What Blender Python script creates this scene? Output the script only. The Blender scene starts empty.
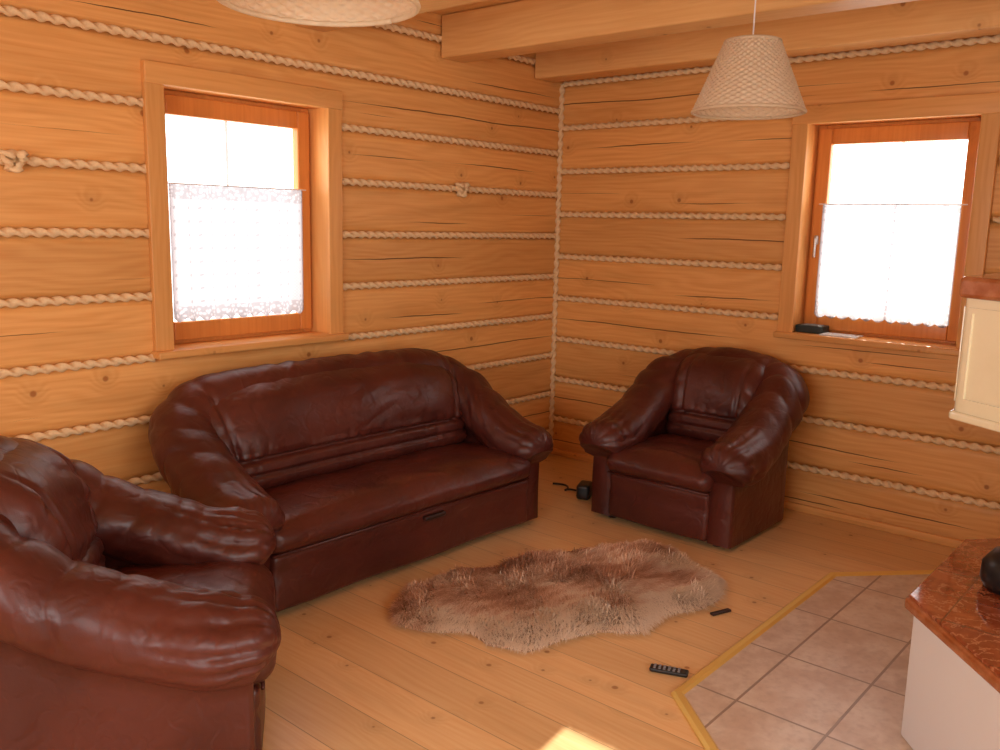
import bpy, math, random
import numpy as np
from mathutils import Vector, Matrix
random.seed(4); rng=np.random.default_rng(4)
sc=bpy.context.scene
try: sc.view_settings.view_transform='Standard'
except: pass

# ---------------------------------------------------------------- node helper
class NT:
    def __init__(s,name):
        s.m=bpy.data.materials.new(name); s.m.use_nodes=True; s.t=s.m.node_tree; s.t.nodes.clear()
        s.out=s.t.nodes.new('ShaderNodeOutputMaterial')
    def lk(s,sock,v):
        if v is None: return
        if isinstance(v,bpy.types.NodeSocket): s.t.links.new(v,sock)
        else:
            if sock.type=='RGBA' and len(v)==3: v=(*v,1)
            sock.default_value=v
    def N(s,t,i=None,**kw):
        n=s.t.nodes.new('ShaderNode'+t)
        for k,v in kw.items(): setattr(n,k,v)
        for k,v in (i or {}).items(): s.lk(n.inputs[k],v)
        return n
    def M(s,op,a,b=None,c=None,clamp=False):
        n=s.N('Math',operation=op,use_clamp=clamp)
        s.lk(n.inputs[0],a); s.lk(n.inputs[1],b); s.lk(n.inputs[2],c); return n.outputs[0]
    def mix(s,f,a,b,bt='MIX'):
        n=s.N('Mix',data_type='RGBA',blend_type=bt)
        s.lk(n.inputs[0],f); s.lk(n.inputs[6],a); s.lk(n.inputs[7],b); return n.outputs[2]
    def comb(s,x,y,z):
        n=s.N('CombineXYZ'); s.lk(n.inputs[0],x); s.lk(n.inputs[1],y); s.lk(n.inputs[2],z); return n.outputs[0]
    def noise(s,vec,scale,detail=3,rough=.5):
        return s.N('TexNoise',{'Vector':vec,'Scale':scale,'Detail':detail,'Roughness':rough}).outputs[0]
    def rng(s,v,a,b,c=0.,d=1.,smooth=True):
        n=s.N('MapRange',{'Value':v,'From Min':a,'From Max':b,'To Min':c,'To Max':d})
        n.clamp=True
        if smooth: n.interpolation_type='SMOOTHSTEP'
        return n.outputs[0]
    def obj(s):
        return s.N('TexCoord').outputs['Object']
    def sep(s,v):
        n=s.N('SeparateXYZ',{'Vector':v}); return n.outputs
    def bump(s,h,strength=.3,dist=.01):
        return s.N('Bump',{'Height':h,'Strength':strength,'Distance':dist}).outputs[0]
    def pbr(s,col,rough=.5,bump=None,spec=.5,metal=0.,coat=0.,**ex):
        i={'Base Color':col,'Roughness':rough,'Specular IOR Level':spec,'Metallic':metal,'Coat Weight':coat}
        i.update(ex)
        n=s.N('BsdfPrincipled',i)
        if bump is not None: s.t.links.new(bump,n.inputs['Normal'])
        s.t.links.new(n.outputs[0],s.out.inputs[0]); return s.m

def wood(name,along,across,light,dark,d=.27,z0=0.,rough=.5,crack=0,gap=0,coat=0.,knot=1.,var=.2,figure=.28,spec=.4,kth=.58,ksc=3.6,blotf=.3):
    g=NT(name); x=g.sep(g.obj()); ix={'X':0,'Y':1,'Z':2}
    third=[k for k in 'XYZ' if k not in (along,across)][0]
    L=x[ix[along]]; A0=x[ix[across]]; B=x[ix[third]]
    A=g.M('ADD',A0,B) if not crack and not gap else A0
    q=g.M('DIVIDE',g.M('SUBTRACT',A,z0),d)
    idx=g.M('FLOOR',q); fr=g.M('FRACT',q)
    wn=g.N('TexWhiteNoise',noise_dimensions='1D'); g.lk(wn.inputs['W'],idx); r=wn.outputs[0]
    Lo=g.M('ADD',L,g.M('MULTIPLY',r,37.))
    fib=g.noise(g.comb(g.M('MULTIPLY',Lo,2.5),g.M('MULTIPLY',A,90.),g.M('MULTIPLY',B,20.)),1.,4)
    big=g.noise(g.comb(g.M('MULTIPLY',Lo,.9),g.M('MULTIPLY',A,4.),0.),1.,2)
    # knots
    vo=g.N('TexVoronoi',{'Vector':g.comb(Lo,A,0.),'Scale':ksc},voronoi_dimensions='2D')
    kr=g.sep(vo.outputs['Color'])[0]
    kon=g.M('GREATER_THAN',kr,kth)
    kd=g.M('ADD',vo.outputs['Distance'],g.M('MULTIPLY',g.sep(vo.outputs['Color'])[1],.03))
    kn=g.M('MULTIPLY',g.rng(kd,.03,.062,1.,0.),kon)
    halo=g.M('MULTIPLY',g.rng(kd,.04,.28,1.,0.),kon)
    ringc=g.M('ADD',g.M('ADD',g.M('MULTIPLY',A,26.),g.M('MULTIPLY',big,9.)),g.M('MULTIPLY',halo,1.6))
    ring=g.M('MULTIPLY_ADD',g.M('SINE',g.M('MULTIPLY',ringc,6.283)),.5,.5)
    f=g.M('ADD',g.M('MULTIPLY',ring,figure),g.M('MULTIPLY',g.rng(fib,.3,.75),.45),clamp=True)
    col=g.mix(f,light,dark)
    blot=g.noise(g.comb(g.M('MULTIPLY',Lo,1.3),g.M('MULTIPLY',A,9.),3.),1.,3)
    col=g.mix(g.M('MULTIPLY',g.rng(blot,.45,.8),blotf),col,tuple(c*.75 for c in dark))
    v=g.M('ADD',1.-var*.5,g.M('MULTIPLY',r,var))
    col=g.mix(1.,col,g.comb(v,v,v),'MULTIPLY')
    kc=(dark[0]*.5,dark[1]*.34,dark[2]*.26)
    col=g.mix(g.M('MULTIPLY',halo,.2*knot),col,tuple(c*.65 for c in dark))
    col=g.mix(g.M('MULTIPLY',kn,.8*knot),col,kc)
    h=g.M('MULTIPLY',g.M('SUBTRACT',1.,fib),.15)
    if crack:
        tot=None
        for k,(o,am,lo,hi,sc_) in enumerate([(.5,.35,.50,.62,.7),(.30,.3,.58,.70,1.0)]):
            m=g.noise(g.comb(g.M('MULTIPLY',Lo,.45),g.M('ADD',g.M('MULTIPLY',r,50.),k*9.),0.),1.,2)
            jit=g.noise(g.comb(g.M('MULTIPLY',Lo,9.),k*5.,r),1.,3)
            cz=g.M('ADD',g.M('ADD',o-am*.5-.015,g.M('MULTIPLY',m,am)),g.M('MULTIPLY',jit,.03))
            dd=g.M('ABSOLUTE',g.M('SUBTRACT',fr,cz))
            on=g.noise(g.comb(g.M('MULTIPLY',Lo,sc_),g.M('ADD',g.M('MULTIPLY',r,80.),k*21.),5.),1.,1)
            w=g.rng(on,lo,hi,0.,.014)
            c=g.M('SUBTRACT',1.,g.M('DIVIDE',dd,g.M('MAXIMUM',w,.0006)),clamp=True)
            c=g.M('MULTIPLY',c,g.rng(on,lo,lo+.03,0.,1.))
            tot=c if tot is None else g.M('MAXIMUM',tot,c)
        tt=g.rng(tot,.0,.6)
        col=g.mix(g.M('MULTIPLY',tt,.9),col,(.08,.025,.008))
        h=g.M('SUBTRACT',h,g.M('MULTIPLY',tt,1.2))
    if gap:
        e=g.M('MINIMUM',fr,g.M('SUBTRACT',1.,fr))
        ln=g.rng(e,.003,.011,1.,0.)
        col=g.mix(g.M('MULTIPLY',ln,.6),col,(.16,.07,.02))
        h=g.M('SUBTRACT',h,g.M('MULTIPLY',ln,.8))
    return g.pbr(col,rough,g.bump(h,.35,.006),spec=spec,coat=coat)

PL=(.90,.49,.165); PD=(.76,.33,.085)
m_wl=wood('log_pine_left','X','Z',PL,PD,.2643,.155,.45,crack=1,spec=.35,figure=.34,blotf=.45)
m_wr=wood('log_pine_right','Y','Z',PL,PD,.2735,.252,.45,crack=1,spec=.35,figure=.34,blotf=.45)
m_floor=wood('pine_floorboards','Y','X',(.90,.62,.32),(.80,.47,.20),.19,0.03,.28,gap=1,figure=.28,spec=.5,knot=1.,var=.14,kth=.40,ksc=4.3)
m_ceil=wood('pine_ceiling','Y','X',(.90,.56,.23),(.78,.40,.13),.14,0.,.5,gap=1)
m_beam=wood('beam_pine','Y','Z',(.90,.54,.21),(.78,.39,.12),3.,0.,.45,crack=0,figure=.25)
m_trimZ=wood('trim_pine_v','Z','X',(.88,.46,.15),(.76,.34,.09),2.,0.,.4,knot=.6)
m_trimX=wood('trim_pine_hx','X','Z',(.88,.46,.15),(.76,.34,.09),2.,0.,.4,knot=.6)
m_trimY=wood('trim_pine_hy','Y','Z',(.88,.46,.15),(.76,.34,.09),2.,0.,.4,knot=.6)
m_sash=wood('sash_varnished','Z','X',(.76,.30,.075),(.64,.21,.045),2.,0.,.3,knot=.2,figure=.15)

def simple(name,col,rough=.5,metal=0.,spec=.5,coat=0.):
    return NT(name).pbr(col,rough,None,spec,metal,coat)
m_black=simple('black_plastic',(.012,.012,.013),.35)
m_brass=simple('brass',(.92,.68,.20),.38,.55)
m_steel=simple('steel',(.6,.6,.6),.3,1.)
m_white=simple('white_plaster',(.82,.82,.84),.6)
m_paper=simple('paper',(.75,.78,.78),.6)
def m_bar_():
    g=NT('white_glazing_strip'); tl=g.N('BsdfTranslucent',{'Color':(.7,.7,.7)}); df=g.N('BsdfDiffuse',{'Color':(.85,.85,.85)})
    m=g.N('MixShader',{0:.5}); g.lk(m.inputs[1],tl.outputs[0]); g.lk(m.inputs[2],df.outputs[0]); g.lk(g.out.inputs[0],m.outputs[0]); return g.m
m_bar=m_bar_()
def m_rope_():
    g=NT('jute_rope'); o=g.obj(); n=g.noise(o,120.,3)
    return g.pbr(g.mix(n,(.82,.54,.27),(.97,.76,.46)),.8,g.bump(n,.4,.004),spec=.2)
m_rope=m_rope_()

def leather():
    g=NT('brown_leather'); o=g.obj()
    w=g.noise(o,3.,2); 
    def warp(sc1,amp):
        a=g.N('VectorMath',operation='ADD'); g.lk(a.inputs[0],o)
        nn=g.N('TexNoise',{'Vector':o,'Scale':sc1,'Detail':2.}); s_=g.N('VectorMath',operation='SCALE'); g.lk(s_.inputs[0],nn.outputs['Color']); s_.inputs['Scale'].default_value=amp
        g.lk(a.inputs[1],s_.outputs[0]); return a.outputs[0]
    wv=warp(4.,.15)
    rid=g.noise(wv,5.5,2,.5)
    rid=g.M('ABSOLUTE',g.M('SUBTRACT',rid,.5)); rid=g.rng(rid,0.,.07)
    rid2=g.noise(warp(7.,.08),11.,2,.5); rid2=g.M('ABSOLUTE',g.M('SUBTRACT',rid2,.5)); rid2=g.rng(rid2,0.,.08)
    fine=g.N('TexVoronoi',{'Vector':o,'Scale':230.}).outputs['Distance']
    med=g.noise(o,7.,2)
    h=g.M('ADD',g.M('ADD',g.M('ADD',g.M('MULTIPLY',rid,.24),g.M('MULTIPLY',rid2,.12)),g.M('MULTIPLY',med,.7)),g.M('MULTIPLY',fine,.03))
    col=g.mix(g.rng(w,.3,.7),(.066,.0125,.0085),(.105,.022,.014))
    return g.pbr(col,g.rng(med,.3,.7,.37,.44),g.bump(h,.45,.012),spec=.5,coat=.04)
m_leather=leather()
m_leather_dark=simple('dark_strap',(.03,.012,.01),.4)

# ---------------------------------------------------------------- mesh helpers
def mk(name,v,f,mat,parent=None,smooth=True,merge=None):
    me=bpy.data.meshes.new(name); me.from_pydata([tuple(map(float,p)) for p in v],[],[tuple(map(int,q)) for q in f])
    if merge:
        import bmesh
        b=bmesh.new(); b.from_mesh(me); bmesh.ops.remove_doubles(b,verts=b.verts,dist=merge); bmesh.ops.recalc_face_normals(b,faces=b.faces); b.to_mesh(me); b.free()
    me.update()
    if smooth: me.polygons.foreach_set('use_smooth',[True]*len(me.polygons))
    me.materials.append(mat)
    o=bpy.data.objects.new(name,me); sc.collection.objects.link(o)
    if parent: o.parent=parent
    return o
def empty(name,loc=(0,0,0),rz=0.):
    o=bpy.data.objects.new(name,None); sc.collection.objects.link(o); o.location=loc; o.rotation_euler=(0,0,rz); o.empty_display_size=.1; return o

def rbox_geo(c,dims,r,step=.03,deform=None):
    h=np.array(dims,float)/2; r=min(r,h.min()*.999)
    V=[];F=[];off=0
    for ax in range(3):
        a1,a2=(ax+1)%3,(ax+2)%3
        def ticks(hh):
            n=max(1,int(round((2*hh-2*r)/step))); core=np.linspace(-(hh-r),hh-r,n+1)
            e=[hh-r*(1-math.tan(t*math.pi/4)) for t in (.34,.67,1.)]
            return np.concatenate([-np.array(e[::-1]),core,np.array(e)])
        t1,t2=ticks(h[a1]),ticks(h[a2])
        for sg in (-1,1):
            A,B=np.meshgrid(t1,t2,indexing='ij'); P=np.zeros(A.shape+(3,)); P[...,a1]=A;P[...,a2]=B;P[...,ax]=sg*h[ax]
            P=P.reshape(-1,3); I=np.clip(P,-(h-r),h-r); D=P-I; L=np.linalg.norm(D,axis=1,keepdims=True); P=I+D/np.maximum(L,1e-9)*r
            V.append(P); n1,n2=len(t1),len(t2)
            for i in range(n1-1):
                for j in range(n2-1):
                    q=[off+i*n2+j,off+(i+1)*n2+j,off+(i+1)*n2+j+1,off+i*n2+j+1]
                    F.append(q if sg>0 else q[::-1])
            off+=n1*n2
    V=np.concatenate(V)
    if deform is not None: V=deform(V,h)
    return V+np.array(c),F
def rbox(name,c,dims,r,mat,parent=None,step=.5,deform=None):
    v,f=rbox_geo(c,dims,r,step,deform)
    return mk(name,v,f,mat,parent,True,merge=1e-5)
def multi(name,boxes,mat,parent=None,r=.003):
    V=[];F=[];o=0
    for c,d in boxes:
        v,f=rbox_geo(c,d,r,9.); V.append(v); F+= [[i+o for i in q] for q in f]; o+=len(v)
    return mk(name,np.concatenate(V),F,mat,parent,True,merge=1e-6)
def lathe(name,prof,mat,parent=None,n=48,c=(0,0,0),axis='Z'):
    V=[];F=[]
    for r,z in prof:
        for k in range(n):
            a=2*math.pi*k/n; p=(r*math.cos(a),r*math.sin(a),z)
            if axis=='X': p=(p[2],p[0],p[1])
            if axis=='Y': p=(p[0],p[2],p[1])
            V.append((p[0]+c[0],p[1]+c[1],p[2]+c[2]))
    for i in range(len(prof)-1):
        for k in range(n): F.append((i*n+k,i*n+(k+1)%n,(i+1)*n+(k+1)%n,(i+1)*n+k))
    return mk(name,V,F,mat,parent)
def prism(name,poly,z0,z1,mat,parent=None,bev=0.):
    n=len(poly); V=[(x,y,z0) for x,y in poly]+[(x,y,z1) for x,y in poly]
    F=[list(range(n))[::-1],list(range(n,2*n))]+[[i,(i+1)%n,n+(i+1)%n,n+i] for i in range(n)]
    o=mk(name,V,F,mat,parent,False)
    if bev:
        b=o.modifiers.new('b','BEVEL'); b.width=bev; b.segments=3
    return o
def tube_geo(P,r,ns=8,twist=None,step=.007):
    P=np.array(P,float); seg=np.linalg.norm(np.diff(P,axis=0),axis=1); s=np.concatenate([[0],np.cumsum(seg)])
    if twist: 
        n=max(2,int(s[-1]/step)); t=np.linspace(0,s[-1],n); P=np.stack([np.interp(t,s,P[:,k]) for k in range(3)],1); s=t
    T=np.gradient(P,axis=0); T/=np.linalg.norm(T,axis=1,keepdims=True)
    ref=np.array([0,0,1.]) if abs(T[0][2])<.9 else np.array([0,1.,0])
    V=[];F=[]
    for i in range(len(P)):
        if np.linalg.norm(np.cross(ref,T[i]))<1e-3: ref=np.array([1.,0,0])
        u=np.cross(ref,T[i]);u/=np.linalg.norm(u);w=np.cross(T[i],u)
        for k in range(ns):
            a=2*math.pi*k/ns; rr=r
            if twist:   # two thick strands laid around each other
                b=a-2*math.pi*s[i]/twist
                rr=r*(.50*abs(math.cos(b))+math.sqrt(max(.0,.25-.25*math.sin(b)**2+.02)))
                rr=max(rr,r*.58)
            V.append(P[i]+rr*(math.cos(a)*u+math.sin(a)*w))
    n=len(P)
    for i in range(n-1):
        for k in range(ns): F.append((i*ns+k,i*ns+(k+1)%ns,(i+1)*ns+(k+1)%ns,(i+1)*ns+k))
    F.append(tuple(range(ns))[::-1]); F.append(tuple((n-1)*ns+k for k in range(ns)))
    return V,F
def tubes(name,paths,r,mat,parent=None,ns=10,twist=None):
    V=[];F=[];o=0
    for P in paths:
        v,f=tube_geo(P,r,ns,twist); V+=list(v); F+=[[i+o for i in q] for q in f]; o+=len(v)
    return mk(name,V,F,mat,parent)

# ---------------------------------------------------------------- room
XB,YB,H=-6.0,-5.0,2.66
ZL=[.155+.2643*i for i in range(10)]; ZR=[.252+.2735*i for i in range(9)]
def wall(name,along,seams,s0,s1,open_,mat,outward=+1,th=.25,H=H):
    zs=set([0.,H]); 
    for z in seams:
        for d in (-.05,-.03,-.018,-.008,0,.008,.018,.03,.05): 
            if 0<z+d<H: zs.add(round(z+d,4))
    if open_:
        zs.add(open_[2]); zs.add(open_[3])
    for z in np.arange(.05,H,.05): zs.add(round(float(z),4))
    zs=sorted(zs)
    ss=set(np.linspace(s0,s1,25)); 
    if open_: ss.update([open_[0],open_[1]])
    ss=sorted(ss)
    def prof(z):
        d=min([abs(z-q) for q in seams]+[1]); return .028*math.exp(-(d/.02)**2)
    V=[];F=[]
    def P(s,d,z): return (s,d,z) if along=='X' else (d,s,z)
    for lay in (0,1):
        for z in zs:
            for s in ss: V.append(P(s,(prof(z) if lay==0 else th)*outward,z))
    n=len(ss); m=len(zs)
    for lay in (0,1):
        for i in range(m-1):
            for j in range(n-1):
                cs=(ss[j]+ss[j+1])/2; cz=(zs[i]+zs[i+1])/2
                if open_ and open_[0]<cs<open_[1] and open_[2]<cz<open_[3]: continue
                o=lay*n*m; F.append((o+i*n+j,o+i*n+j+1,o+(i+1)*n+j+1,o+(i+1)*n+j))
    return mk(name,V,F,mat)
OL=(-2.76,-1.90,.975,2.09); OR=(-2.48,-1.645,.995,2.11)
wall('wall_left','X',ZL,XB,.25,OL,m_wl)
wall('wall_right','Y',ZR,YB,0.02,OR,m_wr)
OB=(-5.3,-2.9,.7,2.2); OS=(-3.9,-1.5,.7,2.2)
wall('wall_back','X',ZL,XB,.25,OB,m_wl,-1)
bpy.data.objects['wall_back'].location=(0,YB,0)
wall('wall_side','Y',ZR,YB,0.,OS,m_wr,-1)
bpy.data.objects['wall_side'].location=(XB,0,0)
rbox('floor',((XB+.25)/2,(YB+.25)/2,-.05),(abs(XB)+.75,abs(YB)+.75,.1),.002,m_floor)
rbox('ceiling',((XB+.25)/2,(YB+.25)/2,H+.05),(abs(XB)+.75,abs(YB)+.75,.1),.002,m_ceil)
for x in (-.21,-1.03,-2.0,-2.95,-3.9,-4.85):
    rbox('ceiling_beam',(x,(YB)/2,H-.115),(.18,abs(YB)-.02,.225),.012,m_beam)
rbox('baseboard_right',(-.012,YB/2,.022),(.022,abs(YB)-.03,.044),.006,m_trimY)
rbox('baseboard_left',(XB/2,-.012,.022),(abs(XB)-.06,.022,.044),.006,m_trimX)

# ropes
pl=[]
for z in ZL:
    if z>H-.03: continue
    if OL[2]-.05<z<OL[3]+.08: pl+=[[(XB,-.002,z),(-2.835,-.002,z)],[(-1.815,-.002,z),(-.02,-.002,z)]]
    else: pl.append([(XB,-.002,z),(-.02,-.002,z)])
def knot(x,z):
    t=np.linspace(0,2*math.pi,60); R=.026+.007*np.sin(3*t)
    return [(x+R[i]*math.cos(t[i])*1.25,-.026-.012*math.sin(4*t[i]),z+R[i]*math.sin(t[i])) for i in range(60)]
RT=dict(twist=.11,ns=16)
pl+=[knot(-3.36,ZL[6]),knot(-.95,ZL[6])]
tubes('rope_trim',pl,.0195,m_rope,**RT)
pr=[]
for z in ZR:
    if OR[2]-.05<z<OR[3]+.08: pr+=[[(-.002,-1.56,z),(-.002,-.02,z)],[(-.002,YB,z),(-.002,-2.57,z)]]
    else: pr.append([(-.002,YB,z),(-.002,-.02,z)])
pr.append([(-.012,-.012,.05),(-.012,-.012,2.44)])
tubes('rope_trim',pr,.0195,m_rope,**RT)

# ---------------------------------------------------------------- windows
def lace():
    g=NT('lace_curtain'); o=g.obj()
    x=g.sep(o); s=g.M('ADD',x[0],x[1])
    v=g.N('TexVoronoi',{'Vector':g.comb(s,x[2],0.),'Scale':55.},voronoi_dimensions='2D').outputs['Distance']
    fl=g.rng(v,.22,.40,0.,1.)
    mesh=g.M('MULTIPLY',g.M('SINE',g.M('MULTIPLY',s,420.)),g.M('SINE',g.M('MULTIPLY',x[2],420.)))
    band=g.M('MAXIMUM',g.M('GREATER_THAN',x[2],.650),g.M('LESS_THAN',x[2],.175))
    # rows of tiny sprigs across the net
    sp=g.M('MULTIPLY',g.M('GREATER_THAN',g.M('SINE',g.M('MULTIPLY',s,105.)),.80),g.M('GREATER_THAN',g.M('SINE',g.M('MULTIPLY',x[2],105.)),.80))
    dens=g.M('ADD',g.M('MULTIPLY',band,g.M('MULTIPLY',fl,.62)),g.M('MULTIPLY',g.M('SUBTRACT',1.,band),g.M('ADD',g.M('MULTIPLY_ADD',mesh,.15,.15),g.M('MULTIPLY',sp,.5))),clamp=True)
    tc=g.mix(dens,(.42,.41,.44),(.15,.145,.155))
    tl=g.N('BsdfTranslucent',{'Color':tc}); df=g.N('BsdfDiffuse',{'Color':(.85,.85,.85)})
    a=g.N('MixShader',{0:.2}); g.lk(a.inputs[1],tl.outputs[0]); g.lk(a.inputs[2],df.outputs[0])
    g.lk(g.out.inputs[0],a.outputs[0]); return g.m
m_lace=lace()
def glassm():
    g=NT('window_glass'); tr=g.N('BsdfTransparent'); gl=g.N('BsdfGlossy',{'Roughness':.02})
    b=g.N('MixShader',{0:.06}); g.lk(b.inputs[1],tr.outputs[0]); g.lk(b.inputs[2],gl.outputs[0]); g.lk(g.out.inputs[0],b.outputs[0]); return g.m
m_glass=glassm()
def window(name,along,op,trim_top,sill_z,mh):
    s0,s1,z0,z1=op; W=s1-s0
    root=empty(name,((s0+s1)/2,0,z0) if along=='X' else (0,(s0+s1)/2,z0))
    rl=root.location
    def B(c,d):
        return (((c[0]-rl.x,c[1],c[2]-rl.z),d) if along=='X' else ((c[1],c[0]-rl.y,c[2]-rl.z),(d[1],d[0],d[2])))
    def add(nm,L,mat,r=.003): 
        return multi(nm,[B(c,d) for c,d in L],mat,root,r)
    t=.085; zt=(z1+trim_top)/2; 
    add('casing_vertical',[((s0-t/2+.006,-.014,(z0+trim_top)/2-.01),(t,.028,trim_top-z0+.018)),((s1+t/2-.006,-.014,(z0+trim_top)/2-.01),(t,.028,trim_top-z0+.018))],m_trimZ,.005)
    add('casing_head',[(((s0+s1)/2,-.016,zt),(W+2*t-.010,.036,trim_top-z1+.014))],mh,.005)
    add('reveal_sides',[((s0-.01,.12,(z0+z1)/2),(.02,.26,z1-z0)),((s1+.01,.12,(z0+z1)/2),(.02,.26,z1-z0))],m_trimZ,.002)
    add('reveal_head',[(((s0+s1)/2,.12,z1+.01),(W+.04,.26,.02))],mh,.002)
    add('sill',[(((s0+s1)/2,.095,z0-.013),(W+2*t+.0,.32,.034))],mh,.008)
    add('outer_frame',[((s0+.0225,.165,(z0+z1)/2),(.045,.06,z1-z0)),((s1-.0225,.165,(z0+z1)/2),(.045,.06,z1-z0)),(((s0+s1)/2,.165,z1-.0225),(W-.09,.058,.045)),(((s0+s1)/2,.165,z0+.0225),(W-.09,.058,.045))],m_sash,.005)
    f=.07; a0=s0+.015;a1=s1-.015;b0=z0+.02;b1=z1-.02
    add('sash',[((a0+f/2,.135,(b0+b1)/2),(f,.05,b1-b0)),((a1-f/2,.135,(b0+b1)/2),(f,.05,b1-b0)),(((a0+a1)/2,.135,b1-.0425),(a1-a0-2*f,.048,.085)),(((a0+a1)/2,.135,b0+.0425),(a1-a0-2*f,.048,.085))],m_sash,.008)
    add('glass',[(((s0+s1)/2,.145,(z0+z1)/2),(W-.1,.006,z1-z0-.1))],m_glass,.001)
    add('glazing_bar',[(((s0+s1)/2-.02,.162,(z0+z1)/2),(.014,.004,z1-z0-.1))],m_bar,.001)
    add('curtain_rod',[(((s0+s1)/2,.098,1.692),(W-.10,.006,.006))],m_white,.002)
    hs=(s1-.05) if along=='Y' else (s0+.05)
    add('handle',[((hs,.1,1.5),(.022,.02,.05)),((hs,.085,1.46),(.014,.014,.11))],m_steel,.006)
    V=[];F=[];n=160;mz=30;c0=s0+.078;c1=s1-.07
    for i in range(mz):
        for j in range(n):
            u=j/(n-1); s=c0+(c1-c0)*u
            zb=1.098-.018*abs(math.sin(u*math.pi*11)); ztp=1.69
            z=zb+(ztp-zb)*i/(mz-1); dp=.100+.006*math.sin(u*45)*(1-.3*i/mz)
            V.append((s-rl.x,dp,z-rl.z) if along=='X' else (dp,s-rl.y,z-rl.z))
    for i in range(mz-1):
        for j in range(n-1): F.append((i*n+j,i*n+j+1,(i+1)*n+j+1,(i+1)*n+j))
    mk('lace_curtain',V,F,m_lace,root)
    return root
wl=window('window_1','X',OL,2.165,.95,m_trimX)
wr=window('window_2','Y',OR,2.19,.97,m_trimY)

# ---------------------------------------------------------------- upholstery
def fold(t): return np.abs(np.sin(t))**.6-.75
def horseshoe(name,hw,D,yb,parent,zf=.53,zc=.82,zm=.88,seed=0,R=.15,zs=.72,wk=1.):
    pts=[]; 
    nA=60
    for t in np.linspace(0,1,nA,endpoint=False): pts.append((-hw,-D+t*(D+yb-R)))
    for t in np.linspace(0,1,22,endpoint=False):
        a=math.pi-t*math.pi/2; pts.append((-hw+R+R*math.cos(a),yb-R+R*math.sin(a)))
    nb=max(16,int((2*hw-2*R)/.015)); 
    for t in np.linspace(0,1,nb,endpoint=False): pts.append((-hw+R+t*(2*hw-2*R),yb))
    for t in np.linspace(0,1,22,endpoint=False):
        a=math.pi/2-t*math.pi/2; pts.append((hw-R+R*math.cos(a),yb-R+R*math.sin(a)))
    for t in np.linspace(0,1,nA): pts.append((hw,yb-R-t*(D+yb-R)))
    P=np.array(pts); T=np.gradient(P,axis=0); T/=np.linalg.norm(T,axis=1,keepdims=True)
    s=np.concatenate([[0],np.cumsum(np.linalg.norm(np.diff(P,axis=0),axis=1))]); Lt=s[-1]
    ls=D+yb-R; lc=ls+R*math.pi/2
    sm=np.minimum(s,Lt-s)
    ztop=np.interp(sm,[0,.12,ls*.5,ls*.85,ls+.05,lc,lc+.2,Lt/2],[zf-.01,zf+.015,zf+.07,zs-.03,zs+.06,zc,zm-.005,zm])
    k=np.ones(15)/15; zp=np.pad(ztop,7,mode='edge'); ztop=np.convolve(zp,k,'valid')
    wr=np.interp(sm,[0,.1,ls,lc,Lt/2],[.27,.30,.28,.25,.23]); hr=np.interp(sm,[0,.1,ls,lc],[.225,.25,.27,.25])
    ts=np.interp(sm,[0,ls,lc],[.12,.13,.14])
    ns_,nr=7,60; NR=2*ns_+nr
    ang=np.linspace(math.radians(222),math.radians(-42),nr)
    rings=[]; rs=np.random.default_rng(seed); ph=rs.uniform(0,6,10)
    endm=np.clip(np.sin(np.linspace(0,math.pi,nr))*4,0,1)
    def ring(i,th=0.):
        w,h,t,zt=wr[i],hr[i],ts[i],ztop[i]
        ac=.018; zc_=zt-h/2
        d0=sm[i]; sg_=1 if s[i]<Lt/2 else -1
        A1=.012*wk*math.exp(-(d0/.20)**2); 
        A2=.014*wk*math.exp(-((d0-(ls+.02))/.24)**2)
        # gathers at the arm front, creases fanning over the shoulder, sparse slack wrinkles elsewhere
        e=A1*fold(ang*6.5+ph[0]+d0*4+.8*np.sin(ang*3+ph[4]))
        e=e+A2*fold(d0*27+np.sin(ang*2+ph[2]*sg_)*1.1+ph[1]+np.cos(ang+ph[5])*1.8)
        e=e+.0045*wk*np.sin(d0*31+ang*1.6*sg_+2.2*np.sin(d0*9+ph[6])+ph[7])*np.sin(d0*7+ang*1.3+ph[8])
        e=e+.003*wk*fold(d0*44+ang*2.3*sg_+1.5*np.sin(ang*2+ph[9]))*np.clip(np.sin(d0*8+ph[3]),0,1)
        e=e*endm
        ra=ac+(w/2+e)*np.cos(ang); rz=zc_+(h/2+e)*np.sin(ang)
        zn=rz[0]
        zi=np.linspace(.025,zn-.012,ns_)
        wob=.004*math.sin(s[i]*12+ph[3])
        ia=np.full(ns_,-t/2); oa=np.full(ns_,t/2+.01)+wob*np.sin(np.linspace(0,3,ns_))
        a=np.concatenate([ia,ra,oa]); z=np.concatenate([zi,rz,zi[::-1]])
        fw=0
        if th>0:
            wgt=np.concatenate([np.zeros(ns_),np.clip(np.sin(np.linspace(0,math.pi,nr))*3,0,1),np.zeros(ns_)])
            cs=max(math.cos(th),.12)
            a=np.where(wgt>0,ac+(a-ac)*(1-wgt+wgt*cs),a*(1-.12*math.sin(th)))
            z=np.where(wgt>0,zc_+(z-zc_)*(1-wgt+wgt*cs),z)
            fw=.012*math.sin(th)+wgt*.075*math.sin(th)
        n=np.array([-T[i][1],T[i][0]])
        X=P[i][0]+n[0]*a; Y=P[i][1]+n[1]*a
        if th>0:
            sg=-1 if i==0 else 1
            X=X+sg*T[i][0]*fw; Y=Y+sg*T[i][1]*fw
        return np.stack([X,Y,z],1)
    N=len(P)
    ths=[1.5,1.25,1.0,.75,.5,.25]
    for th in ths: rings.append(ring(0,th))
    for i in range(N): rings.append(ring(i))
    for th in ths[::-1]: rings.append(ring(N-1,th))
    V=np.concatenate(rings); F=[]
    M=len(rings)
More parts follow.
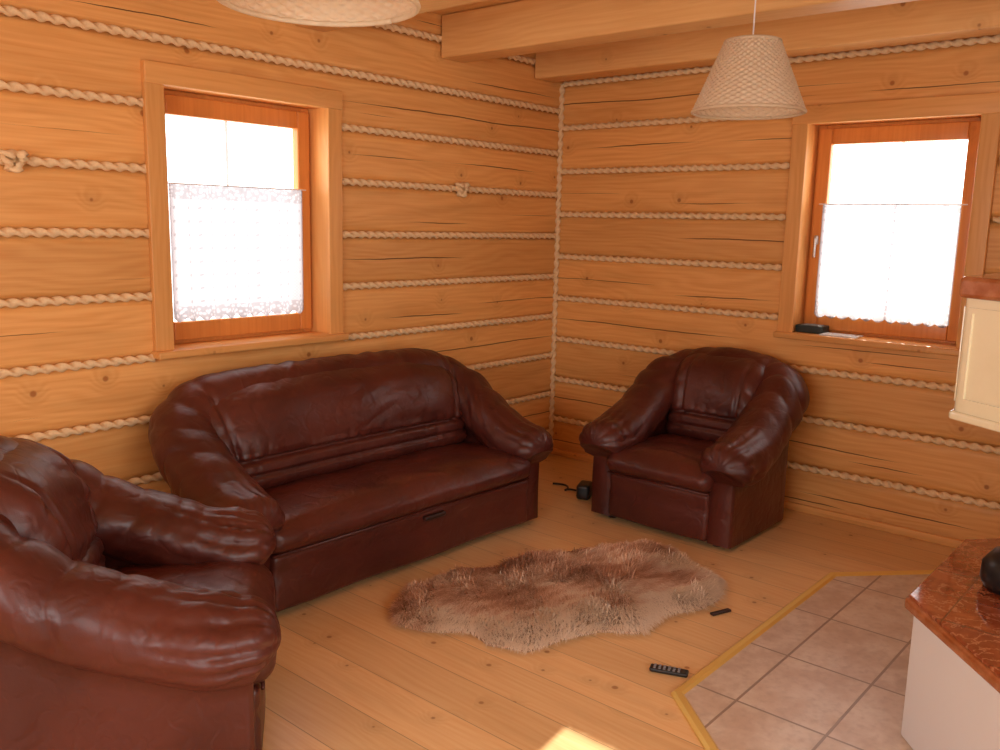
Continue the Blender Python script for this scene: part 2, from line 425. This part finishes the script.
    for i in range(M-1):
        for j in range(NR-1): F.append((i*NR+j,i*NR+j+1,(i+1)*NR+j+1,(i+1)*NR+j))
    for b in (0,(M-1)*NR):
        for j in range(NR//2-1):
            F.append((b+j,b+j+1,b+NR-2-j,b+NR-1-j))
    return mk(name,V,F,m_leather,parent,True,merge=1e-6)

def seatdef(puff,seed):
    rs=np.random.default_rng(seed); a=rs.uniform(0,6,8)
    def f(V,h):
        u,v=V[:,0]/h[0],V[:,1]/h[1]; top=np.clip(V[:,2]/h[2],0,1)
        V=V.copy(); x=V[:,0].copy(); y=V[:,1].copy()
        V[:,2]+=top*(puff*(1-u**4)*(1-v**4)+.004*np.sin(x*17+a[0]+2*np.sin(y*9+a[1]))*(1-u**2))
        V[:,2]+=top*.005*fold(y*20+np.sin(x*6+a[2])*1.8+a[3])*np.clip(np.sin(x*5+a[4]),0,1)
        V[:,2]+=top*.007*fold(x*26+np.sin(y*9+a[5])*1.2)*np.clip((v-.35)/.6,0,1)
        fr=np.clip(-v,0,1)**6
        V[:,1]-=fr*.018*(1-(V[:,2]/h[2])**2)*(1-u**8)
        V[:,1]-=fr*.003*fold(x*30+a[6])
        V[:,2]-=fr*top*.012
        return V
    return f
def backdef(W,seed,arch,us):
    rs=np.random.default_rng(seed); a=rs.uniform(0,6,10)
    def f(V,h):
        u=V[:,0]/h[0]; v=(V[:,2]/h[2]+1)/2; fr=np.clip(-V[:,1]/h[1],-1,1); w=np.clip(fr,0,1)
        V=V.copy(); x=V[:,0].copy()
        def g(c,s): return np.exp(-((v-c)/s)**2)
        disp=.055*np.clip(1-u**6,0,1)*np.clip(np.sin(math.pi*np.clip(v,0,1)),0,1)**.5
        disp-= .030*g(.34,.018)+.026*g(.20,.016)
        disp+= .018*np.clip(np.sin(math.pi*(v-.34)/.66),0,1)*(v>.34)
        disp+= .009*fold(x*34+a[0]+np.sin(x*11)*1.5)*(g(.39,.08)+.6*g(.15,.06))
        disp+= .006*np.sin(x*13+v*9+a[1]+2*np.sin(v*7+a[2]))*(v>.4)
        disp+= .006*fold(v*19+2*np.sin(x*7+a[5])+a[6])*np.clip(np.sin(x*6+a[7]),0,1)*(v>.42)
        disp+= .012*fold(v*15+np.abs(u)*6+a[3])*np.clip((np.abs(u)-us)/.2,0,1)
        # vertical panel seams
        ss_=(us+.10*v)*h[0]
        disp-= .018*np.exp(-((np.abs(x)-ss_)/.009)**2)*(v>.34)*(v<.97)
        V[:,1]-=disp*w
        V[:,2]-=arch*np.abs(u)**4*np.clip(v,0,1)
        V[:,0]*=1+.02*np.sin(v*3)
        V[:,1]+=v*.15
        return V
    return f
def seat_unit(name,loc,rz,hw,D,seat_top=.385,zm=.88,zc=.85,zf=.53,zs=.72,sofa=False,seed=1,yb=-.12,wk=1.):
    root=empty(name,loc,rz)
    horseshoe('arm_and_back_shell',hw,D,yb,root,zf=zf,zc=zc,zm=zm,seed=seed,zs=zs,wk=wk)
    iw=hw-.05
    rbox('seat_base',(0,-(D+.0)/2-.1,.155),(2*iw,D-.2,.26),.02,m_leather,root,.05)
    fz=.245 if sofa else .255
    rbox('front_panel',(0,-D-.0,.03+fz/2-.005),(2*iw+.0,.07,fz-.01),.022,m_leather,root,.03,
         lambda V,h:V+np.stack([0*V[:,0],-.006*np.sin(V[:,0]*9+1)*(V[:,1]<0)+(V[:,1]<0)*.010*np.exp(-((V[:,2]-h[2]*.35)/.02)**2),0*V[:,0]],1))
    sh=seat_top-fz-.02
    rbox('seat_cushion',(0,-(D+.04+.30)/2-.01,fz+.02+sh/2),(2*iw+.03,D+.04-.28,sh),.05,m_leather,root,.014,seatdef(.035,seed))
    bh=zm-.05-seat_top+.02
    rbox('back_cushion',(0,-.28,seat_top-.01+bh/2),(2*iw-.02,.17,bh),.075,m_leather,root,.009,backdef(iw,seed,.07 if sofa else .05,.80 if sofa else .52))
    if sofa:
        rbox('pull_strap',(0.08,-D-.052,.235),(.13,.03,.022),.009,m_leather_dark,root,.02)
    tubes('seam_piping',[[(-iw,-D-.036,fz+.02),(iw,-D-.036,fz+.02)]],.006,m_leather,root,8)
    for i,(fx,fy) in enumerate([(-hw+.03,-.12),(hw-.03,-.12),(-hw+.03,-D+.06),(hw-.03,-D+.06)]):
        lathe('foot_%d'%(i+1),[(0,0),(.025,0),(.03,.03),(0,.03)],m_black,root,20,(fx,fy,0))
    return root
seat_unit('leather_sofa',(-2.045,-.085,0),math.radians(-1.0),.815,.715,seat_top=.385,sofa=True,seed=3,zm=.895,zc=.885)
seat_unit('leather_armchair',(-.06,-1.375,0),math.radians(-90),.34,.825,seat_top=.39,seed=7,zm=.905,zc=.88,zf=.54,zs=.76)
seat_unit('leather_armchair',(-3.95,-.92,0),math.radians(56),.335,.80,seat_top=.435,seed=11,zm=.95,zc=.91,zf=.575,zs=.75,wk=1.45)

# ---------------------------------------------------------------- sheepskin
poly=np.array([(-2.44,-1.10),(-2.28,-.99),(-2.04,-1.0),(-1.85,-1.10),(-1.66,-1.14),(-1.45,-1.24),(-1.29,-1.34),(-1.13,-1.44),(-1.10,-1.58),(-1.19,-1.74),(-1.28,-1.93),(-1.42,-2.0),(-1.57,-1.99),(-1.72,-1.90),(-1.93,-1.92),(-2.02,-1.80),(-2.16,-1.74),(-2.34,-1.70),(-2.40,-1.56),(-2.37,-1.44),(-2.48,-1.32),(-2.52,-1.20)])
def inside(p,poly):
    x,y=p[:,0],p[:,1]; c=np.zeros(len(p),bool); n=len(poly); j=n-1
    for i in range(n):
        xi,yi=poly[i];xj,yj=poly[j]
        c^=((yi>y)!=(yj>y))&(x<(xj-xi)*(y-yi)/(yj-yi+1e-12)+xi); j=i
    return c
def edged(p,poly):
    d=np.full(len(p),9.)
    for i in range(len(poly)):
        a=poly[i];b=poly[(i+1)%len(poly)];ab=b-a
        t=np.clip(((p-a)@ab)/(ab@ab),0,1); q=a+t[:,None]*ab; d=np.minimum(d,np.linalg.norm(p-q,axis=1))
    return d
def furmat():
    g=NT('sheepskin_fur'); a=g.N('VertexColor',layer_name='fur')
    return g.pbr(a.outputs[0],.75,spec=.2)
m_fur=furmat()
rug_c=np.array([-1.8,-1.45])
rug=empty('sheepskin_rug',(rug_c[0],rug_c[1],0))
prism('hide',[(x-rug_c[0],y-rug_c[1]) for x,y in poly],.002,.012,simple('hide',(.5,.32,.2),.9),rug)
NB=60000
pts=rng.uniform(poly.min(0),poly.max(0),(NB*3,2)); pts=pts[inside(pts,poly)][:NB]; nb=len(pts)
ed=edged(pts,poly)
def vn(p,f,seed):
    r=np.random.default_rng(seed); o=0
    for k in range(5):
        w=r.normal(0,f,2); o=o+np.sin(p@w+r.uniform(0,6))
    return o/3
clx=vn(pts,18,1); cly=vn(pts,18,2)
base=pts-rug_c
z0=.01+.036*np.clip(ed/.08,0,1)**.5+.012*vn(pts,14,5)*np.clip(ed/.05,0,1)
out=base/np.linalg.norm(base,axis=1,keepdims=True)
dirx=.9*clx+.7*out[:,0]-.3+rng.normal(0,.35,nb); diry=.9*cly+.7*out[:,1]-.5+rng.normal(0,.35,nb)
ln=rng.uniform(.03,.055,nb); up=rng.uniform(.25,.8,nb)*np.where(ed<.03,.5,1)
D3=np.stack([dirx,diry,up],1); D3/=np.linalg.norm(D3,axis=1,keepdims=True)
side=np.stack([-D3[:,1],D3[:,0],0*ln],1); side/=np.linalg.norm(side,axis=1,keepdims=True)+1e-9
w=rng.uniform(.0010,.0020,nb)[:,None]
B=np.concatenate([base,z0[:,None]],1)
mid=B+D3*ln[:,None]*.55; tip=B+D3*ln[:,None]; tip[:,2]-=.012; tip[:,2]=np.maximum(tip[:,2],.006)
V=np.stack([B-side*w,B+side*w,mid-side*w*.9,mid+side*w*.9,tip],1).reshape(-1,3)
idx=np.arange(nb)*5
F=[(i,i+1,i+3,i+2) for i in idx]+[(i+2,i+3,i+4) for i in idx]
fo=mk('fleece',V,F,m_fur,rug)
cr=np.array([.96,.80,.64]); br=np.array([.42,.195,.11]); md=np.array([.74,.45,.30])
t=np.clip(.56+.34*vn(pts,9,8)+.30*vn(pts,40,9)+(pts[:,1]+1.45)*.85-np.clip(.14-ed,0,.14)*8*(pts[:,1]<-1.3)+rng.normal(0,.15,nb)+(pts[:,0]+1.8)*.5,0,1)[:,None]
col=np.where(t<.5,cr+(md-cr)*t*2,md+(br-md)*(t-.5)*2)
C5=np.repeat(col[:,None,:],5,1); C5[:,:2]*=.75; C5[:,4]=C5[:,4]*.7+cr*.3
at=fo.data.color_attributes.new(name='fur',type='FLOAT_COLOR',domain='POINT')
at.data.foreach_set('color',np.concatenate([C5.reshape(-1,3),np.ones((nb*5,1))],1).astype(np.float32).ravel())

# ---------------------------------------------------------------- tiled hearth
def tilem():
    g=NT('stone_tiles'); o=g.obj(); mp=g.N('Mapping',{'Vector':o,'Location':(.03,.02,0.)})
    b=g.N('TexBrick',{'Vector':mp.outputs[0],'Scale':1.,'Mortar Size':.005,'Mortar Smooth':.2,'Brick Width':.42,'Row Height':.30,'Bias':0.,'Color1':(.64,.49,.37),'Color2':(.56,.42,.32),'Mortar':(.62,.55,.47)})
    b.offset=0.
    n=g.noise(o,7.,5,.6); n2=g.noise(o,40.,3)
    c=g.mix(g.rng(n,.3,.7),b.outputs[0],(.76,.66,.55)); c=g.mix(g.M('MULTIPLY',g.rng(n2,.4,.8),.4),c,(.46,.34,.26))
    c=g.mix(b.outputs['Fac'],c,(.36,.27,.20))
    h=g.M('SUBTRACT',g.M('MULTIPLY',n,.3),b.outputs['Fac'])
    return g.pbr(c,.33,g.bump(h,.5,.004),spec=.5)
hearth=empty('tiled_hearth',(0,0,0))
hp=[(-.42,-2.62),(-.82,-2.265),(-2.22,-2.265),(-2.42,-2.49),(-2.95,-3.05),(-2.95,-4.3),(-.42,-4.3)]
prism('hearth_tiles',hp,-.002,.008,tilem(),hearth)
def strip(path,w,z0,z1):
    P=np.array(path,float); n=len(P); V=[];F=[]
    for i in range(n):
        d1=P[i]-P[i-1] if i>0 else P[1]-P[0]; d2=P[i+1]-P[i] if i<n-1 else d1
        d1=d1/np.linalg.norm(d1);d2=d2/np.linalg.norm(d2); n1=np.array([-d1[1],d1[0]]);n2=np.array([-d2[1],d2[0]]); m=(n1+n2);m/=np.linalg.norm(m); k=1/max(m@n1,.3)
        for a,z in ((-.5,z0),(-.5,z0+(z1-z0)*.5),(-.25,z1),(.25,z1),(.5,z0+(z1-z0)*.5),(.5,z0)):
            q=P[i]+m*k*a*w; V.append((q[0],q[1],z))
    for i in range(n-1):
        for j in range(5): F.append((i*6+j,i*6+j+1,(i+1)*6+j+1,(i+1)*6+j))
    return V,F
v,f=strip([(-.40,-2.645),(-.82,-2.255),(-2.225,-2.255),(-2.43,-2.485),(-2.97,-3.05),(-2.97,-4.3)],.040,.0,.016)
mk('brass_edge_strip',v,f,m_brass,hearth,False)

# ---------------------------------------------------------------- tiled stove
def glaze(name,c1,c2,sc_,rough,tile=None,vein=False):
    g=NT(name); o=g.obj(); n=g.noise(o,sc_,5,.65)
    c=g.mix(g.rng(n,.35,.7),c1,c2)
    if vein:
        vn_=g.M('ABSOLUTE',g.M('SUBTRACT',g.noise(o,sc_*1.7,4,.6),.5)); c=g.mix(g.rng(vn_,0.,.035,.6,0.),c,(.62,.30,.16))
    bmp=None
    if tile:
        b=g.N('TexBrick',{'Vector':o,'Scale':1.,'Mortar Size':.003,'Brick Width':tile,'Row Height':tile,'Mortar Smooth':.3}); b.offset=0.
        c=g.mix(g.M('MULTIPLY',b.outputs['Fac'],.6),c,tuple(x*.4 for x in c1)); bmp=g.bump(g.M('SUBTRACT',g.M('MULTIPLY',n,.15),b.outputs['Fac']),.4,.003)
    return g.pbr(c,rough,bmp,spec=.6,coat=.6)
m_gb=glaze('brown_glaze',(.24,.045,.015),(.42,.12,.045),9.,.08,.2,True)
m_gb2=glaze('brown_glaze_edge',(.34,.10,.03),(.50,.19,.08),14.,.2)
m_cream=glaze('cream_glaze',(.90,.83,.58),(.84,.77,.52),5.,.22)
st=empty('tiled_stove',(-1.7,-3.4,0))
def sh(poly): return [(x+1.7,y+3.4) for x,y in poly]
bench=[(-1.985,-2.865),(-1.31,-2.865),(-1.17,-2.99),(-1.05,-3.3),(-1.05,-4.2),(-2.6,-4.2),(-2.6,-3.42)]
def inset(poly,d):
    c=np.mean(poly,axis=0); return [tuple(np.array(p)+(c-np.array(p))/np.linalg.norm(c-np.array(p))*d) for p in poly]
prism('bench_body',sh(inset(bench,.03)),.008,.43,m_white,st,.01)
prism('bench_top_edge',sh(bench),.425,.462,m_gb2,st,.012)
prism('bench_top',sh(inset(bench,.012)),.46,.472,m_gb,st,.004)
col=[(-1.9,-3.2),(-1.25,-3.2),(-1.1,-3.4),(-1.1,-4.1),(-2.2,-4.1),(-2.2,-3.5)]
prism('stove_core',sh(col),.47,1.05,m_cream,st,.01)
hood=[(-2.0,-2.945),(-1.35,-2.95),(-1.1,-3.2),(-1.1,-4.15),(-2.55,-4.15),(-2.26,-3.36)]
prism('hood_body',sh(hood),1.04,1.385,m_cream,st,.012)
prism('hood_cornice',sh(inset(hood,-.02)),1.375,1.435,m_gb2,st,.012)
prism('hood_lower_moulding',sh(inset(hood,-.012)),1.03,1.055,m_cream,st,.008)
def facepanel(a,b,z0,z1,nm):
    a=np.array(a);b=np.array(b);d=(b-a);L=np.linalg.norm(d);d/=L;n=np.array([d[1],-d[0]])
    c=np.mean(hood,axis=0)
    if n@(a-c)<0:n=-n
    k=max(1,round(L/.24)); w=L/k
    V=[];F=[];o=0
    for i in range(k):
        for (u0,u1,q0,q1) in ((.02,w-.02,z0+.02,z0+.035),(.02,w-.02,z1-.035,z1-.02),(.02,.035,z0+.035,z1-.035),(w-.035,w-.02,z0+.035,z1-.035)):
            pts=[]
            for e in (-.002,.006):
                for (u,q) in ((u0,q0),(u1,q0),(u1,q1),(u0,q1)):
                    p=a+d*(i*w+u)+n*e; pts.append((p[0]+1.7,p[1]+3.4,q))
            V+=pts; F+=[[o+x for x in q] for q in ((0,1,2,3),(4,5,6,7),(0,1,5,4),(1,2,6,5),(2,3,7,6),(3,0,4,7))]; o+=8
    mk(nm,V,F,m_cream,st,False)
facepanel(hood[5],hood[0],1.06,1.37,'tile_frames_side'); facepanel(hood[0],hood[1],1.06,1.37,'tile_frames_front')
lathe('kettle_body',[(0,0),(.075,0),(.09,.03),(.088,.08),(.06,.12),(.02,.135),(.012,.15),(0,.155)],m_black,st,40,(-.02,.30,.472))
jug=empty('ceramic_jug',(-2.11,-3.115,1.435))
lathe('jug_body',[(0,0),(.045,0),(.05,.02),(.065,.08),(.055,.15),(.035,.19),(.04,.22),(.036,.22),(.03,.19)],m_white,jug,40)
lathe('jug_lid',[(.042,.22),(.04,.235),(.02,.25),(.01,.262),(0,.265)],m_gb2,jug,40)

# ---------------------------------------------------------------- lamps
def wicker():
    g=NT('wicker'); o=g.obj(); n=g.noise(o,60.,2)
    c=g.mix(n,(.80,.64,.42),(.93,.82,.62))
    p=g.N('BsdfPrincipled',{'Base Color':c,'Roughness':.6}); tl=g.N('BsdfTranslucent',{'Color':(.90,.75,.53)})
    m=g.N('MixShader',{0:.4}); g.lk(m.inputs[1],p.outputs[0]); g.lk(m.inputs[2],tl.outputs[0]); g.lk(g.out.inputs[0],m.outputs[0]); return g.m
m_wick=wicker()
def lamp(loc,zb):
    root=empty('wicker_pendant_lamp',(loc[0],loc[1],zb))
    V=[];F=[];nt=256;rows=27;per=4;M=rows*per+1
    for i in range(M):
        t=i/(M-1); R=.2+( .097-.2)*t; z=.245*t
        for k in range(nt):
            a=2*math.pi*k/nt; q=.0045*math.sin(a*32)*(1 if (i//per)%2==0 else -1)*abs(math.sin(math.pi*(i%per)/per))+.0015*abs(math.sin(math.pi*(i%per)/per))
            V.append(((R+q)*math.cos(a),(R+q)*math.sin(a),z))
    for i in range(M-1):
        for k in range(nt): F.append((i*nt+k,i*nt+(k+1)%nt,(i+1)*nt+(k+1)%nt,(i+1)*nt+k))
    mk('woven_shade',V,F,m_wick,root)
    for nm,R,z in (('lower_rim',.2,0),('upper_rim',.097,.245)):
        t=np.linspace(0,2*math.pi,97); tubes(nm,[[(R*math.cos(a),R*math.sin(a),z) for a in t]],.006,m_wick,root,8)
    sp=[[(0,0,.235),(.097*math.cos(a),.097*math.sin(a),.24)] for a in (0,2.09,4.19)]
    tubes('spider',sp,.0025,m_white,root,6)
    top=H-zb
    lathe('socket',[(0,.12),(.022,.12),(.024,.2),(.012,.24),(0,.245)],m_white,root,24)
    lathe('bulb',[(0,.03),(.02,.036),(.03,.055),(.026,.08),(.014,.11),(.013,.125)],simple('frosted_bulb',(.9,.9,.88),.2),root,24)
    tubes('cord',[[(0,0,.24),(0,0,top-.03)]],.0028,m_white,root,8)
    lathe('ceiling_rose',[(0,top-.04),(.03,top-.035),(.045,top-.0),(0,top)],m_white,root,24)
lamp((-1.59,-2.06),1.972); lamp((-3.52,-2.04),1.985)

# ---------------------------------------------------------------- small things
rc=empty('remote_control',(-2.11,-2.155,0),math.radians(-68))
rbox('case',(0,0,.009),(.135,.04,.016),.007,m_black,rc,.05)
multi('buttons',[((x,y,.0175),(.009,.007,.003)) for x in np.arange(-.05,.052,.017) for y in (-.012,0,.012)],simple('grey_rubber',(.25,.25,.27),.5),rc,.001)
bx=empty('box_on_sill',(.055,-1.73,.998),0)
rbox('box_body',(0,0,.022),(.10,.15,.04),.004,simple('dark_green_cover',(.015,.03,.028),.4),bx)
rbox('box_label',(-.0,0,.0435),(.07,.10,.003),.001,simple('grey_label',(.25,.30,.30),.5),bx)
rbox('paper_sheets',(.03,-1.9,.998+.004),(.13,.19,.007),.002,m_paper)
bg=empty('black_power_adapter',(-.66,-.76,0),.4)
rbox('adapter_body',(0,0,.045),(.12,.08,.09),.02,m_black,bg,.02)
t=np.linspace(0,1,60)
tubes('adapter_cable',[[(.05+.12*a+.03*math.sin(9*a),.05*math.sin(6*a)+.25*a,.007+.03*math.exp(-a*30)) for a in t]],.006,m_black,bg,8)
sl=empty('small_dark_object',(-1.535,-2.062,0),math.radians(-20))  # small flat dark piece lying beside the rug's edge
rbox('dark_object_body',(0,0,.006),(.10,.022,.010),.004,m_leather_dark,sl,.02)

# ---------------------------------------------------------------- light
w=bpy.data.worlds.new('World'); sc.world=w; w.use_nodes=True
bgn=w.node_tree.nodes['Background']; bgn.inputs[0].default_value=(1,.98,.955,1); bgn.inputs[1].default_value=5.2
def portal(name,loc,rot,sx,sy):
    l=bpy.data.lights.new(name,'AREA'); l.shape='RECTANGLE'; l.size=sx; l.size_y=sy; l.cycles.is_portal=True
    o=bpy.data.objects.new(name,l); o.location=loc; o.rotation_euler=rot; sc.collection.objects.link(o)
portal('sky_portal',((OL[0]+OL[1])/2,.24,1.53),(math.radians(-90),0,0),.86,1.12)
portal('sky_portal',(.24,(OR[0]+OR[1])/2,1.55),(0,math.radians(90),0),1.12,.84)
portal('sky_portal',((OB[0]+OB[1])/2,YB-.2,1.45),(math.radians(90),0,0),2.4,1.5)
portal('sky_portal',(XB-.2,(OS[0]+OS[1])/2,1.45),(0,math.radians(-90),0),1.5,2.4)
sun=bpy.data.lights.new('sun','SUN'); sun.energy=11; sun.angle=math.radians(.5); sun.color=(1,.93,.8)
so=bpy.data.objects.new('sun',sun); sc.collection.objects.link(so)
d=Vector((-1,-.13,-.62)); so.rotation_euler=d.to_track_quat('-Z','Y').to_euler(); so.location=(3,0,4)

# ---------------------------------------------------------------- camera
dx=Vector((.6532,.1140,-.7485));dy=Vector((-.7565,.1275,-.6414));dz=dx.cross(dy)
right=Vector((dx[0],dy[0],dz[0])).normalized(); up=Vector((dx[1],dy[1],dz[1])); back=right.cross(up).normalized(); up=back.cross(right)
cam=bpy.data.cameras.new('camera'); cam.sensor_width=36; cam.lens=880*36/1000; cam.clip_start=.05
co=bpy.data.objects.new('camera',cam); sc.collection.objects.link(co)
Mx=Matrix((right,up,back)).transposed().to_4x4(); Mx.translation=Vector((-4.705,-3.562,1.55)); co.matrix_world=Mx
sc.camera=co
